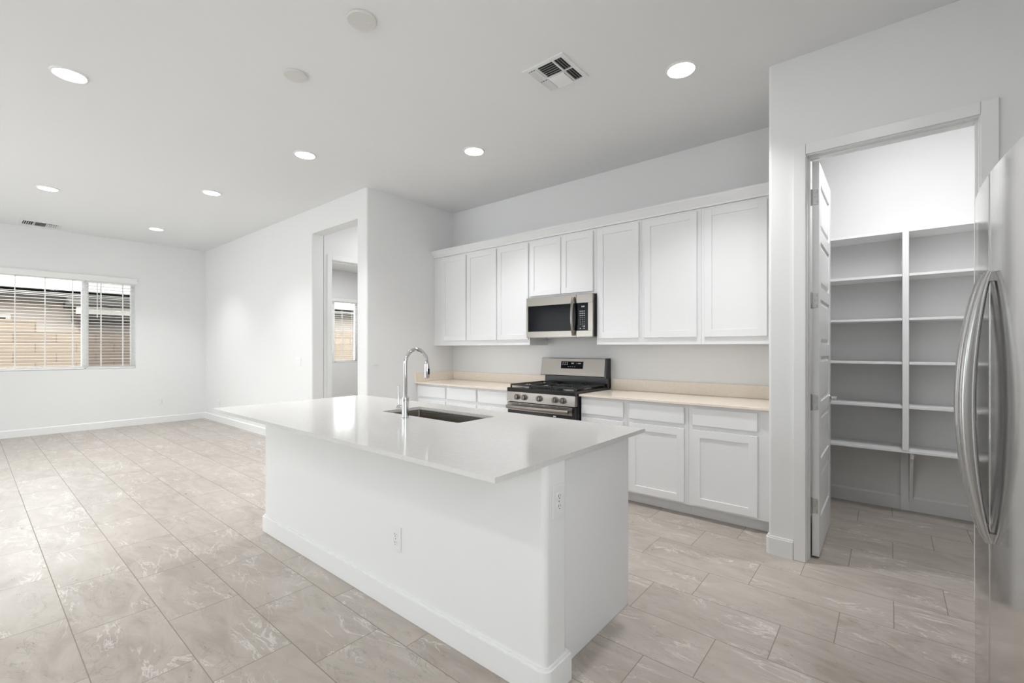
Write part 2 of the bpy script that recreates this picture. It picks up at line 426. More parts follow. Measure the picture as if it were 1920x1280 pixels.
def blind(y0, y1, cords, wand, label):
    t = thing('horizontal_blind', label, 'window blind', (XF-.03, (y0+y1)/2, 2.42), 'white slatted window blinds')
    xc = XF-.035
    bxo('head_rail', (xc-.028, xc+.028, y0, y1, 2.345, 2.395), M_BLIND, t)
    b = B(); n = 28; dz = .0485; za = 2.335
    for i in range(n):
        z = za - i*dz
        pts = []
        for j in range(5):
            u = -1+j/2; pts.append((xc+u*.025, z + .0022*(1-u*u) + u*.0012))
        poly = pts + [(x, z_-.0028) for x, z_ in pts[::-1]]
        prism(b, poly, y0+.004, y1-.004, 'y') if False else None
        v0 = [b.verts.new((x, y0+.004, zz)) for x, zz in poly]; v1 = [b.verts.new((x, y1-.004, zz)) for x, zz in poly]
        m_ = len(poly); b.faces.new(v0); b.faces.new(v1[::-1])
        for q in range(m_): b.faces.new((v0[q], v1[q], v1[(q+1) % m_], v0[(q+1) % m_]))
    obj('slats', b, M_BLIND, t)
    bxo('bottom_rail', (xc-.027, xc+.027, y0+.002, y1-.002, .966, .986), M_BLIND, t, bev=.003)
    for yc in cords:
        b = B()
        for dx in (-.027, .027): box(b, xc+dx-.001, xc+dx+.001, yc-.004, yc+.004, .98, 2.37)
        obj('ladder_cord', b, M_BLIND, t)
    if wand:
        b = B(); sweep(b, [(xc+.0285, wand, 2.34), (xc+.031, wand, 1.78)], .0055, n=8); obj('tilt_wand', b, M_BLIND, t, smooth=True)
    return t
blind(-.615, 1.205, [-.3, .155, .465, .772, 1.074], None, 'wide white slatted blind over the tan block wall view, far room window')
blind(1.222, 1.832, [1.403, 1.674], 1.355, 'narrow white slatted blind with tilt wand, right part of the far room window')
def valance(y0, y1, label):
    b = B()
    prism(b, [(XF-.01, 2.36), (XF+.014, 2.36), (XF+.02, 2.366), (XF+.02, 2.44), (XF+.026, 2.452), (XF-.01, 2.452)] and
          [(XF+.001, 2.36), (XF+.014, 2.36), (XF+.02, 2.366), (XF+.02, 2.436), (XF+.027, 2.452), (XF+.001, 2.452)], y0, y1, 'y')
    return tag(obj('blind_valance', b, M_BLIND), label, 'valance')
valance(-.63, 1.852, 'long white valance board across the top of the far room window')
blind(3.555, 5.405, [3.9, 4.4, 4.9, 5.2], None, 'white slatted blind left of the mullion in the room past the hallway')
blind(5.425, 6.015, [5.6, 5.86], None, 'white slatted blind right of the mullion in the room past the hallway')
valance(3.54, 6.035, 'white valance board atop the window in the room past the hallway')

# south glazing behind the camera
def south_window(idx, x0, x1, z0, z1, mull):
    b = B(); yf0, yf1 = SOUTH-.16, SOUTH-.10; fr = .05
    box(b, x0, x1, yf0, yf1, z0, z0+fr); box(b, x0, x1, yf0, yf1, z1-fr, z1)
    for xx in [x0+fr/2] + mull + [x1-fr/2]: box(b, xx-fr/2, xx+fr/2, yf0-.004, yf1+.004, z0, z1)
    w = struct(obj('window_%d' % idx, b, M_VINYL))
    b = B(); box(b, x0+.02, x1-.02, yf0+.025, yf0+.03, z0+.02, z1-.02); obj('glass_pane', b, M_GLASS, w)
south_window(3, -8.0, -4.6, .02, 2.4, [-6.3])
b = B()  # unseen east window, added to let fill light onto the island end
for d in ((-1.9, -1.85, .9, 2.4), (.25, .3, .9, 2.4), (-.83, -.78, .9, 2.4), (-1.85, .25, .9, .95), (-1.85, .25, 2.35, 2.4)): box(b, EAST+.04, EAST+.09, *d)
w5 = struct(obj('window_5', b, M_VINYL)); b = B(); box(b, EAST+.06, EAST+.065, -1.85, .25, .95, 2.35); obj('glass_pane', b, M_GLASS, w5)
south_window(4, -3.4, -1.9, 1.4, 2.4, [-2.65])

# ------------------------------------------------------------------ cabinets
def shaker(bm, x0, x1, z0, z1, yf, th=.02, fw=.057, rec=.008):
    """door slab whose face is at y=yf looking towards -Y"""
    X = [x0, x0+fw, x1-fw, x1]; Z = [z0, z0+fw, z1-fw, z1]
    box(bm, X[0], X[1], yf, yf+th, z0, z1, bev=.0012, seg=1); box(bm, X[2], X[3], yf, yf+th, z0, z1, bev=.0012, seg=1)
    box(bm, X[1]-.0005, X[2]+.0005, yf+.0002, yf+th, z0, Z[1], bev=.0008, seg=1); box(bm, X[1]-.0005, X[2]+.0005, yf+.0002, yf+th, Z[2], z1, bev=.0008, seg=1)
    box(bm, X[1]-.005, X[2]+.005, yf+rec, yf+th-.003, Z[1]-.005, Z[2]+.005)
def cab(name, label, cat, x0, x1, yf, yb, z0, z1, doors, drawers=(), toe=None, group=None, xf=None):
    t = thing(name, label, cat, ((x0+x1)/2, yb, z0) if xf is None else tuple(xf @ Vector(((x0+x1)/2, yb, z0))), group)
    b = B(); zz = toe if toe else z0
    box(b, x0, x1, yf, yb, zz, z1, bev=.0015, seg=1)
    if toe: box(b, x0, x1, yf+.075, yb, 0.001, zz)
    obj('cabinet_box', b, M_CAB, t, xf=xf)
    for d in doors:
        b = B(); shaker(b, d[0], d[1], d[2], d[3], yf-.0195); obj('door', b, M_CAB, t, xf=xf)
    for d in drawers:
        b = B(); box(b, d[0], d[1], yf-.0195, yf, d[2], d[3], bev=.002, seg=1); obj('drawer_front', b, M_CAB, t, xf=xf)
    return t
g = 'white wall cabinets under the crown moulding'
YU, UZ0, UZ1, DZ0, DZ1 = 3.816, 1.328, 2.43, 1.388, 2.408
YUB = YB-.002
cab('wall_cabinet', 'two-door white wall cabinet at the left end of the row, against the side wall', 'cabinet', XN+.001, -3.380, YU, YUB, UZ0, UZ1, [(-4.295, -3.874, DZ0, DZ1), (-3.852, -3.387, DZ0, DZ1)], group=g)
cab('wall_cabinet', 'narrow one-door white wall cabinet just left of the microwave', 'cabinet', -3.379, -2.926, YU, YUB, UZ0, UZ1, [(-3.371, -2.937, DZ0, DZ1)], group=g)
cab('wall_cabinet', 'short two-door white wall cabinet directly above the microwave', 'cabinet', -2.925, -2.131, YU, YUB, 1.815, UZ1, [(-2.914, -2.526, 1.838, DZ1), (-2.518, -2.163, 1.838, DZ1)], group=g)
cab('wall_cabinet', 'one-door white wall cabinet just right of the microwave', 'cabinet', -2.130, -1.681, YU, YUB, UZ0, UZ1, [(-2.112, -1.705, DZ0, DZ1)], group=g)
cab('wall_cabinet', 'one-door white wall cabinet, second from the pantry wall', 'cabinet', -1.680, -1.177, YU, YUB, UZ0, UZ1, [(-1.653, -1.207, DZ0, DZ1)], group=g)
cab('wall_cabinet', 'wide one-door white wall cabinet at the right end against the pantry wall', 'cabinet', -1.176, -.594, YU, YUB, UZ0, UZ1, [(-1.146, -.700, DZ0, DZ1)], group=g)
b = B()
prism(b, [(YU-.001, 2.4315), (YU+.02, 2.4315), (YU+.02, 2.512), (YU-.058, 2.512), (YU-.058, 2.500), (YU-.05, 2.494), (YU-.012, 2.447), (YU-.012, 2.4315)], XN+.001, -.594, 'x')
tag(obj('crown_molding', b, M_CAB), 'long white crown moulding running along the top of the wall cabinets', 'molding')

g = 'white base cabinets along the back wall'
YC, YFb, ZT = 3.509, 3.548, .866
YBB = YB-.002
rows = (.714, .842); dz = (.112, .680)
cab('base_cabinet', 'white base cabinet left of the range, against the side wall at the counter\'s left end', 'cabinet', XN+.001, -3.920, YFb, YBB, 0, ZT, [(-4.42, -3.938, *dz)], [(-4.42, -3.938, *rows)], .095, g)
cab('base_cabinet', 'white base cabinet left of the range, middle of the left three', 'cabinet', -3.919, -3.426, YFb, YBB, 0, ZT, [(-3.901, -3.442, *dz)], [(-3.901, -3.442, *rows)], .095, g)
cab('base_cabinet', 'white base cabinet touching the left side of the range', 'cabinet', -3.425, -2.952, YFb, YBB, 0, ZT, [(-3.41, -2.965, *dz)], [(-3.41, -2.965, *rows)], .095, g)
cab('base_cabinet', 'white base cabinet touching the right side of the range, partly behind the island', 'cabinet', -2.138, -1.696, YFb, YBB, 0, ZT, [(-2.125, -1.722, *dz)], [(-2.125, -1.722, *rows)], .095, g)
cab('base_cabinet', 'white base cabinet seen beside the island corner, its door just right of the countertop tip', 'cabinet', -1.695, -1.186, YFb, YBB, 0, ZT, [(-1.669, -1.217, *dz)], [(-1.669, -1.217, *rows)], .095, g)
cab('base_cabinet', 'white base cabinet at the right end against the pantry wall', 'cabinet', -1.185, -.594, YFb, YBB, 0, ZT, [(-1.153, -.710, *dz)], [(-1.153, -.710, *rows)], .095, g)

ZC = .885
def counter(x0, x1, label, side):
    t = thing('countertop', label, 'countertop', ((x0+x1)/2, 3.83, ZT+.001))
    bxo('counter_slab', (x0, x1, YC, YB-.001, ZT+.001, ZC), M_QUARTZ2, t, bev=.002)
    bxo('backsplash', (x0+(.021 if side else 0), x1, YB-.021, YB-.001, ZC+.0005, .992), M_QUARTZ2, t, bev=.002)
    if side: bxo('side_splash', (x0, x0+.02, YC+.003, YB-.001, ZC+.0005, .992), M_QUARTZ2, t, bev=.002)
counter(XN+.001, -2.945, 'warm-lit stone counter left of the range with low backsplash and side splash', True)
counter(-2.139, -.594, 'warm-lit stone counter right of the range with low backsplash', False)

# ------------------------------------------------------------------ range
def make_range():
    x0, x1 = -2.937, -2.147; xc = (x0+x1)/2; t = thing('gas_range', 'stainless and black freestanding gas range between the warm-lit counters', 'range', (xc, 3.8, 0))
    b = B(); box(b, x0, x1, 3.50, 4.12, .06, .892, bev=.003)
    for X in (x0+.05, x1-.05):
        for Y in (3.56, 4.06): lathe(b, [(.018, 0), (.018, .06)], X, Y, 0.001, 'z', 12)
    obj('range_body', b, M_BLACK, t)
    # cooktop with rolled front lip
    b = B(); prism(b, [(3.462, .868), (3.458, .90), (3.466, .907), (4.05, .907), (4.05, .893), (3.50, .893), (3.50, .868)], x0, x1, 'x'); obj('cooktop', b, M_BLACK, t)
    b = B(); prism(b, [(3.452, .774), (3.460, .867), (3.499, .867), (3.499, .774)], x0, x1, 'x'); obj('control_panel', b, M_STEEL, t)
    for X in (-2.804, -2.717, -2.537, -2.357, -2.273):
        b = B(); lathe(b, [(.030, 0), (.030, -.006), (.025, -.009), (.022, -.034), (.018, -.037)], X, 3.457, .822, 'y', 24)
        box(b, X-.004, X+.004, 3.413, 3.43, .800, .844, bev=.0015)
        obj('burner_knob', b, M_STEEL, t, smooth=True)
    # oven door: steel band + black window + handle
    b = B(); box(b, x0+.004, x1-.004, 3.462, 3.499, .225, .766, bev=.004); d = obj('oven_door', b, M_BLACK, t)
    bxo('door_band', (x0+.004, x1-.03, 3.4585, 3.4635, .690, .764), M_STEEL, d, bev=.001)
    b = B()
    for i in range(5): box(b, x0+.03+i*.145, x0+.15+i*.145, 3.4575, 3.459, .752, .757)
    obj('vent_slots', b, M_DARK, d)
    bxo('oven_window', (x0+.10, x1-.10, 3.4605, 3.463, .33, .60), M_BGLASS, d)
    b = B(); pts = []
    for i in range(17):
        s = i/16; bow = .012*math.sin(PI*s)
        pts.append((x0+.03+(x1-x0-.075)*s, 3.412-bow, .726))
    sweep(b, pts, .017, .010, side=(0, 0, 1))
    for X in (x0+.05, x1-.07): box(b, X-.014, X+.014, 3.412, 3.4585, .714, .738, bev=.003)
    obj('oven_handle', b, M_STEEL, d, smooth=True)
    b = B(); box(b, xc+.16, xc+.19, 3.459, 3.4615, .664, .676); obj('badge', b, M_LEG, d)
    bxo('storage_drawer', (x0+.004, x1-.004, 3.462, 3.499, .09, .218), M_STEEL, t, bev=.003)
    # backguard
    b = B(); prism(b, [(4.095, .893), (4.095, 1.0), (4.13, 1.0), (4.13, .893)], x0+.01, x1-.01, 'x'); obj('backguard_riser', b, M_BLACK, t)
    b = B(); prism(b, [(4.03, 1.012), (4.06, 1.186), (4.072, 1.192), (4.10, 1.19), (4.10, 1.0), (4.04, 1.004)], x0-.006, x1-.022, 'x')
    bg_ = obj('backguard', b, M_STEEL, t)
    b = B(); prism(b, [(4.028, 1.0), (4.052, 1.186), (4.066, 1.194), (4.132, 1.194), (4.132, .895), (4.06, .895), (4.06, .99)], x1-.021, x1-.001, 'x'); obj('backguard_end_cap', b, M_BLACK, t)
    b = B(); prism(b, [(4.102, 1.0), (4.102, 1.19), (4.132, 1.19), (4.132, 1.0)], x0-.006, x1-.022, 'x'); obj('backguard_rear', b, M_BLACK, t)
    b = B(); prism(b, [(4.03+.0105*0+.012, 1.083), (4.03+.0235, 1.157), (4.0565, 1.157), (4.0445, 1.083)], xc-.142, xc+.125, 'x')
    bm_shift = Matrix.Translation((0, -.0025, 0)); dsp = obj('control_display', b, M_BGLASS, bg_, xf=bm_shift)
    b = B()
    def mark(x, z, w, h):
        y = 4.03+(z-1.012)*.1724-.0048+.0005
        box(b, x-w/2, x+w/2, y-.0006, y+.001, z-h/2, z+h/2)
    for r in range(2):
        for c in range(3): mark(xc-.118+c*.026, 1.142-r*.016, .010, .006)
    obj('button_legend', b, M_LEG, dsp); b = B()
    for c in range(3): mark(xc-.012+c*.011, 1.138, .006, .012)
    obj('clock_digits', b, M_LEG, dsp); b = B()
    mark(xc+.052, 1.138, .006, .007)
    for c in range(3): mark(xc+.072+c*.011, 1.138, .007, .010)
    for c in range(4): mark(xc-.05+c*.026, 1.104, .008, .003)
    obj('key_legend', b, M_LEG, dsp)
    # burners and grates
    for (X, Y, r) in ((xc-.24, 3.62, .044), (xc+.24, 3.62, .05), (xc-.24, 3.91, .036), (xc+.24, 3.91, .04), (xc, 3.77, .046)):
        b = B(); lathe(b, [(r+.016, 0), (r+.014, .006), (r, .010)], X, Y, .907, 'z'); bb_ = obj('burner_base', b, M_ALU, t, smooth=True)
        b = B(); lathe(b, [(r-.004, .010), (r, .013), (r-.002, .019), (r-.010, .021)], X, Y, .907, 'z'); obj('burner_cap', b, M_IRON, bb_, smooth=True)
    zt = .941; hw = (x1-x0-.03)/3
    for i in range(3):
        b = B(); gx0 = x0+.015+i*hw+.003; gx1 = gx0+hw-.006; gy0, gy1 = 3.495, 4.035; w = .006
        for Y in (gy0, gy1, (gy0+gy1)/2): box(b, gx0, gx1, Y-w, Y+w, zt-.016, zt, bev=.002, seg=1)
        for X in (gx0+w, gx1-w): box(b, X-w, X+w, gy0, gy1, zt-.016, zt, bev=.002, seg=1)
        for X in (gx0+w, gx1-w):
            for Y in (gy0, gy1): box(b, X-w, X+w, Y-w, Y+w, .9075, zt-.01)
        cx = (gx0+gx1)/2
        cents = (3.62, 3.91) if i != 1 else (3.77,)
        for Yc in cents:
            for a in range(4):
                an = PI/4 + a*PI/2
                sweep(b, [(cx+.13*math.cos(an)*.85, Yc+.13*math.sin(an), zt-.006), (cx+.03*math.cos(an), Yc+.03*math.sin(an), zt-.004)], .005, .006, n=6)
            for sg in (-1, 1):
                sweep(b, [(cx+sg*(gx1-gx0)*.48, Yc, zt-.006), (cx+sg*.03, Yc, zt-.004)], .005, .006, n=6)
        obj('burner_grate', b, M_IRON, t)
    return t
make_range()

# ------------------------------------------------------------------ microwave
def make_microwave():
    x0, x1 = -2.917, -2.133; yf = 3.745; z0, z1 = 1.405, 1.812
    t = thing('microwave', 'stainless over-the-range microwave with black window, above the gas range', 'microwave', ((x0+x1)/2, 3.95, z0))
    bxo('microwave_body', (x0+.004, x1+.0, yf+.036, YUB, z0+.004, z1-.002), M_BLACK, t)
    xs = -2.312      # door / control panel split
    wz0, wz1, wx0, wx1 = 1.466, 1.727, -2.895, -2.335
    b = B(); yb = yf+.034
    box(b, x0, xs-.001, yf, yb, wz1, z1, bev=.002, seg=1); box(b, x0, xs-.001, yf, yb, z0, wz0, bev=.002, seg=1)
    box(b, x0, wx0, yf, yb, wz0, wz1); box(b, wx1, xs-.001, yf+.0045, yb, wz0, wz1)
    d = obj('microwave_door', b, M_STEEL, t)
    bxo('door_window', (wx0, xs-.002, yf+.003, yf+.02, wz0, wz1), M_BGLASS, d)
    b = B(); box(b, xs, x1, yf, yb, 1.726, z1, bev=.002, seg=1); box(b, xs, x1, yf, yb, z0, 1.464, bev=.002, seg=1); box(b, -2.182, x1, yf, yb, 1.464, 1.726); box(b, -2.158, -2.155, yf-.0006, yf, z0+.003, z1-.003)
    p = obj('control_panel', b, M_STEEL, t)
    bxo('keypad', (xs, -2.182, yf+.0015, yf+.02, 1.464, 1.726), M_BGLASS, p)
    b = B(); y = yf+.0013
    for i, (w, h) in enumerate(((.009, .012), (.009, .014), (.009, .014))): box(b, -2.254+i*.012, -2.254+i*.012+w*.8, y-.0004, y+.001, 1.692-h/2, 1.692+h/2)
    obj('clock_digits', b, M_LEG, p)
    b = B()
    for r in range(9):
        for c in range(3):
            x = -2.268+c*.0215; z = 1.648-r*.0205
            if r == 7 and c == 0 or r == 8 and c == 1: continue
            w, h = (.013, .005) if r < 3 or r == 8 else (.004, .006)
            if r == 7 and c == 2: w, h = .015, .008
            box(b, x-w/2, x+w/2, y-.0004, y+.001, z-h/2, z+h/2)
    obj('keypad_legend', b, M_LEG, p)
    b = B(); pts = []
    for i in range(15):
        s = i/14; pts.append((-2.338, yf-.012-.036*math.sin(PI*s)**.8, 1.418+.368*s))
    sweep(b, pts, [.014]*15, [.008]*15, side=(1, 0, 0)); box(b, -2.350, -2.326, yf-.014, yf, 1.418, 1.438); box(b, -2.350, -2.326, yf-.014, yf, 1.766, 1.786)
    obj('door_handle', b, M_STEEL, d, smooth=True)
    b = B(); box(b, x0+.03, x1-.03, yf+.06, YUB-.05, z0-.002, z0+.004); obj('underside_grille', b, M_ALU, t)
    return t
make_microwave()

# ------------------------------------------------------------------ island
pf, pb_, pl, prr = 1.366, 1.512, -3.43, -.975
t = thing('kitchen_island', 'large white kitchen island base with half wall and rounded corners', 'kitchen island', (-2.2, 1.76, 0))
b = B(); prism(b, rounded([(pl, pf), (prr, pf), (prr, pb_), (pl, pb_)], {0: .02, 1: .024, 2: .02}), 0.001, ZT-.0005); obj('half_wall', b, M_WALL, t, smooth=True)
b = B()
for off, za, zb in ((.015, .001, .104), (.008, .104, .114)):
    o_ = [(pl-off, pf-off), (prr+off, pf-off), (prr+off, pb_+off*.6), (pl-off, pb_+off*.6)]
    prism(b, rounded(o_, {0: .025, 1: .038}), za, zb)
obj('baseboard', b, M_TRIM, t, smooth=True)
cx0, cx1, cyb = -3.40, -1.028, 2.135
b = B(); box(b, cx0, cx1, cyb-.02, cyb, .09, ZT-.0005); box(b, cx0, cx1, pb_+.001, pb_+.02, .09, ZT-.0005); box(b, cx0, cx0+.02, pb_+.02, cyb-.02, .09, ZT-.0005); box(b, cx1-.02, cx1, pb_+.02, cyb-.02, .09, ZT-.0005)
box(b, cx0, cx1, pb_+.001, cyb, .09, .11); box(b, cx0+.01, cx1, pb_+.001, cyb-.075, .001, .09); obj('cabinet_box', b, M_CAB, t)
b = B(); box(b, cx1, cx1+.006, pb_+.001, cyb-.0, .001, ZT-.001); box(b, cx1, cx1+.006, cyb, cyb+.02, .001, ZT-.001, bev=.002, seg=1); obj('end_panel', b, M_CAB, t)
XF180 = Matrix.Translation((0, 2*cyb, 0)) @ Matrix.Diagonal((1, -1, 1, 1))
xs = [cx0+.012, cx0+.60, cx0+1.2, cx0+1.62, cx1-.012]
for a, c in zip(xs, xs[1:]):
    b = B(); shaker(b, a+.006, c-.006, .112, .680, cyb-.0195); obj('door', b, M_CAB, t, xf=XF180)
    b = B(); box(b, a+.006, c-.006, cyb-.0195, cyb, .714, .842, bev=.002, seg=1); obj('drawer_front', b, M_CAB, t, xf=XF180)

# island top with the sink cut-out
ix0, ix1, iy0, iy1 = -3.578, -.97, 1.083, 2.24
kx0, kx1, ky0, ky1 = -2.555, -1.832, 1.742, 2.052
def ring_slab(bm, outer, inner, z0, z1):
    def layer(z): return [bm.verts.new((*p, z)) for p in outer], [bm.verts.new((*p, z)) for p in inner]
    oa, ia = layer(z0); ob, ib = layer(z1)
    for A, C in ((oa, ob), (ia, ib)):
        n = len(A)
        for i in range(n): bm.faces.new((A[i], A[(i+1) % n], C[(i+1) % n], C[i]))
    for O, I in ((oa, ia), (ob, ib)):
        es = []
        for R in (O, I):
            for i in range(len(R)):
                e = bm.edges.get((R[i], R[(i+1) % len(R)])) or bm.edges.new((R[i], R[(i+1) % len(R)])); es.append(e)
        bmesh.ops.triangle_fill(bm, use_beauty=True, use_dissolve=False, edges=es)
b = B()
inner = rounded([(kx0, ky0), (kx1, ky0), (kx1, ky1), (kx0, ky1)], {0: .02, 1: .02, 2: .02, 3: .02}, 5)
ring_slab(b, [(ix0, iy0), (ix1, iy0), (ix1, iy1), (ix0, iy1)], inner, ZT, ZC)
tag(obj('island_countertop', b, M_QUARTZ), 'wide off-white quartz slab overhanging the kitchen island, sink cut into it', 'countertop')
# undermount sink
t = thing('kitchen_sink', 'rectangular stainless undermount sink in the island top', 'sink', ((kx0+kx1)/2, (ky0+ky1)/2, ZT-.22))
b = B()
def rr(inset, z, r): return [b.verts.new((*p, z)) for p in rounded([(kx0-.004+inset, ky0-.004+inset), (kx1+.004-inset, ky0-.004+inset), (kx1+.004-inset, ky1+.004-inset), (kx0-.004+inset, ky1+.004-inset)], {0: r, 1: r, 2: r, 3: r}, 6)]
L = [rr(-.02, ZT-.002, .03), rr(0, ZT-.002, .02), rr(.002, ZT-.19, .02), rr(.018, ZT-.215, .03), rr(.06, ZT-.222, .04)]
for A, C in zip(L, L[1:]):
    n = len(A)
    for i in range(n): b.faces.new((A[i], A[(i+1) % n], C[(i+1) % n], C[i]))
b.faces.new(L[-1]); obj('sink_bowl', b, M_SINK, t, smooth=True)
b = B(); lathe(b, [(.045, 0), (.045, .003), (.035, .004), (.02, .001)], (kx0+kx1)/2, (ky0+ky1)/2, ZT-.2215, 'z'); obj('sink_drain', b, M_CHROME, t, smooth=True)

# faucet
fx_, fy_ = -2.208, 1.668
t = thing('kitchen_faucet', 'chrome gooseneck pull-down faucet beside the island sink', 'faucet', (fx_, fy_, ZC+.0005))
b = B(); lathe(b, [(.027, 0), (.027, .003), (.0205, .005), (.0205, .085), (.0225, .095), (.0225, .118), (.020, .121), (.0125, .122)], fx_, fy_, ZC+.0005, 'z', 32); obj('faucet_body', b, M_CHROME, t, smooth=True)
b = B(); pts = [(fx_, fy_, ZC+.12), (fx_, fy_, 1.10), (fx_, fy_, 1.19)]
R_ = .077; zc_ = 1.207
for i in range(0, 17):
    a = PI - (PI*1.02)*i/16; pts.append((fx_+.012*(1+math.cos(a))*.5, fy_+R_+R_*math.cos(a), zc_+R_*math.sin(a)*1.08))
sweep(b, pts, .0115, .0115, side=(1, 0, 0), n=18); obj('faucet_spout', b, M_CHROME, t, smooth=True)
ex, ey, ez = pts[-1]
b = B(); lathe(b, [(.013, .004), (.0165, -.004), (.0175, -.05), (.0155, -.085), (.012, -.088)], ex, ey, ez, 'z', 24); sp_ = obj('spray_head', b, M_CHROME, t, smooth=True)
b = B(); box(b, ex+.010, ex+.020, ey-.007, ey+.007, ez-.065, ez-.03, bev=.002); obj('spray_button', b, M_BLACK, sp_)
b = B(); lathe(b, [(.0135, 0), (.0135, -.05), (.012, -.053)], fx_-.018, fy_, .945, 'x', 24)
hd = obj('handle_hub', b, M_CHROME, t, smooth=True)
b = B(); sweep(b, [(fx_-.063, fy_, .950), (fx_-.067, fy_, 1.0), (fx_-.069, fy_, 1.068)], [.0045, .004, .0035], n=10); obj('handle_lever', b, M_CHROME, t, smooth=True)

# ------------------------------------------------------------------ refrigerator (side by side, bowed doors)
def make_fridge():
    t = thing('refrigerator', 'stainless side-by-side refrigerator with two bowed vertical handles, right edge', 'refrigerator', (.62, 1.63, 0))
    def fx(y): return .199 + .16*(y-1.83)**2
    bxo('cabinet_body', (.285, .98, 1.18, 2.025, .02, 1.745), M_BODY, t, bev=.004)
    bxo('base_grille', (.262, .2845, 1.2, 2.01, .02, .09), M_BLACK, t)
    def door(name, y0, y1, r0, r1):
        n = 18; front = []
        for i in range(n+1):
            y = y0+(y1-y0)*i/n; front.append([fx(y), y])
        # rounded vertical edges
        poly = [(.28, y0)]
        for k in range(5):
            a = k/4*PI/2; poly.append((fx(y0)+r0*(1-math.sin(a)), y0+r0*(1-math.cos(a))))
        poly += [tuple(p) for p in front if y0+r0 < p[1] < y1-r1]
        for k in range(5):
            a = (1-k/4)*PI/2; poly.append((fx(y1)+r1*(1-math.sin(a)), y1-r1*(1-math.cos(a))))
        poly.append((.28, y1))
        b = B(); prism(b, poly, .10, 1.757); return obj(name, b, M_FRIDGE, t, smooth=True)
    d1 = door('freezer_door', 1.7225, 2.03, .006, .012)
    d2 = door('fresh_food_door', 1.18, 1.7165, .006, .012)
    bxo('door_gasket', (.2, .282, 1.7168, 1.7222, .11, 1.745), M_BLACK, t) if False else None
    for d, y in ((d1, 1.757), (d2, 1.685)):
        b = B(); n = 26; pts, ra, rb = [], [], []
        for i in range(n+1):
            s = i/n; w = math.sin(PI*s)**.75 if 0 < s < 1 else 0
            pts.append((fx(y) - .006 - .040*w, y, .800+.695*s)); ra.append(.0085+.009*w); rb.append(.011+.003*w)
        sweep(b, pts, ra, rb, side=(1, 0, 0), n=20)
        for z in (.812, 1.483): box(b, fx(y)-.008, fx(y)+.001, y-.009, y+.009, z-.012, z+.012)
        obj('door_handle', b, M_HANDLE, d, smooth=True)
    for y in (1.25, 1.97): bxo('hinge_cover', (.235, .36, y-.03, y+.03, 1.7575, 1.775), M_BODY, t, bev=.004)
make_fridge()

# ------------------------------------------------------------------ pantry shelving
YS = 4.533
def shelf(x0, x1, z, label):
    o = bxo('pantry_shelf', (x0, x1, YS, YPB-.001, z-.018, z), M_SHELF, bev=.002)
    return tag(o, label, 'shelf', 'white pantry shelf boards')
names = ['top', 'second from the top', 'third from the top', 'fourth from the top', 'fifth from the top', 'bottom']
for k_, nm in enumerate(names):
    z = 2.192-.3335*k_
    full = ' board' if k_ in (0, 5) else ' board'
    if k_ in (0, 5):
        shelf(-.995, 1.395, z, '%s white shelf board in the pantry, running the full width' % nm)
    else:
        shelf(-.995, .072, z, '%s white pantry shelf, on the door side of the upright divider' % nm)
        shelf(.112, 1.395, z, '%s white pantry shelf, on the refrigerator side of the upright divider' % nm)
t_ = bxo('shelf_divider', (.073, .111, YS-.004, YPB-.001, .5255, 2.173), M_SHELF, bev=.002)
tag(t_, 'tall white upright divider standing between the pantry shelf bays', 'shelf divider')
b = B()
poly = [(YS+.03, .503-.001), (YS+.03, .47)]
for i in range(9):
    s = i/8; poly.append((YS+.035+(.245)*(s**.55), .46-.38*s))
poly += [(YPB-.0145, .07), (YPB-.0145, .502)]
prism(b, [(y, z) for y, z in poly], .118, .140, 'x')
br = obj('shelf_bracket', b, M_SHELF, smooth=False)
tag(br, 'white curved wooden bracket holding up the lowest pantry shelf', 'bracket')
tag(bxo('shelf_cleat', (.068, .116, YPB-.0315, YPB-.0145, .003, .503), M_SHELF), 'white vertical wall board beside the bracket, below the bottom pantry shelf', 'support board')

# ------------------------------------------------------------------ electrical plates
def outlet(c, nrm, label, w=.078, h=.124):
    """duplex outlet; nrm: outward unit axis"""
    t = thing('wall_outlet', label, 'outlet', c)
    n = Vector(nrm); rot = Matrix.Identity(4)
    ang = {(0, -1): 0, (1, 0): PI/2, (0, 1): PI, (-1, 0): -PI/2}[(int(n.x), int(n.y))]
    xf = Matrix.Translation(c) @ Matrix.Rotation(ang, 4, 'Z')
    b = B(); box(b, -w/2, w/2, -.006, -.0005, -h/2, h/2, bev=.003); obj('cover_plate', b, M_PLAST, t, smooth=True, xf=xf)
    for z in (-.0195, .0195):
        b = B(); prism(b, rounded([(-.016, z-.0145), (.016, z-.0145), (.016, z+.0145), (-.016, z+.0145)], {0: .009, 1: .009, 2: .009, 3: .009}, 4), -.0085, -.006, 'y')
        r = obj('receptacle', b, M_PLAST, t, smooth=True, xf=xf)
        b = B(); box(b, -.0078, -.0052, -.0088, -.0084, z-.002, z+.007); box(b, .005, .0072, -.0088, -.0084, z-.001, z+.007)
        lathe(b, [(.0027, -.0088), (.0027, -.0084)], 0, 0, z-.0075, 'y', 10); obj('slots', b, M_SLOT, r, xf=xf)
    b = B(); lathe(b, [(.003, -.007), (.003, -.0058)], 0, 0, 0, 'y', 10); obj('plate_screw', b, M_NICKEL, t, xf=xf)
outlet((-1.878, pf, .358), (0, -1), 'white outlet low on the long front face of the island')
outlet((prr, 1.446, .716), (1, 0), 'white outlet high on the narrow end of the island half wall')
outlet((XF, 2.193, .363), (1, 0), 'small white outlet low on the far wall right of the blinds')
outlet((-9.02, YL, .33), (0, -1), 'small white outlet low on the long wall near the far corner')
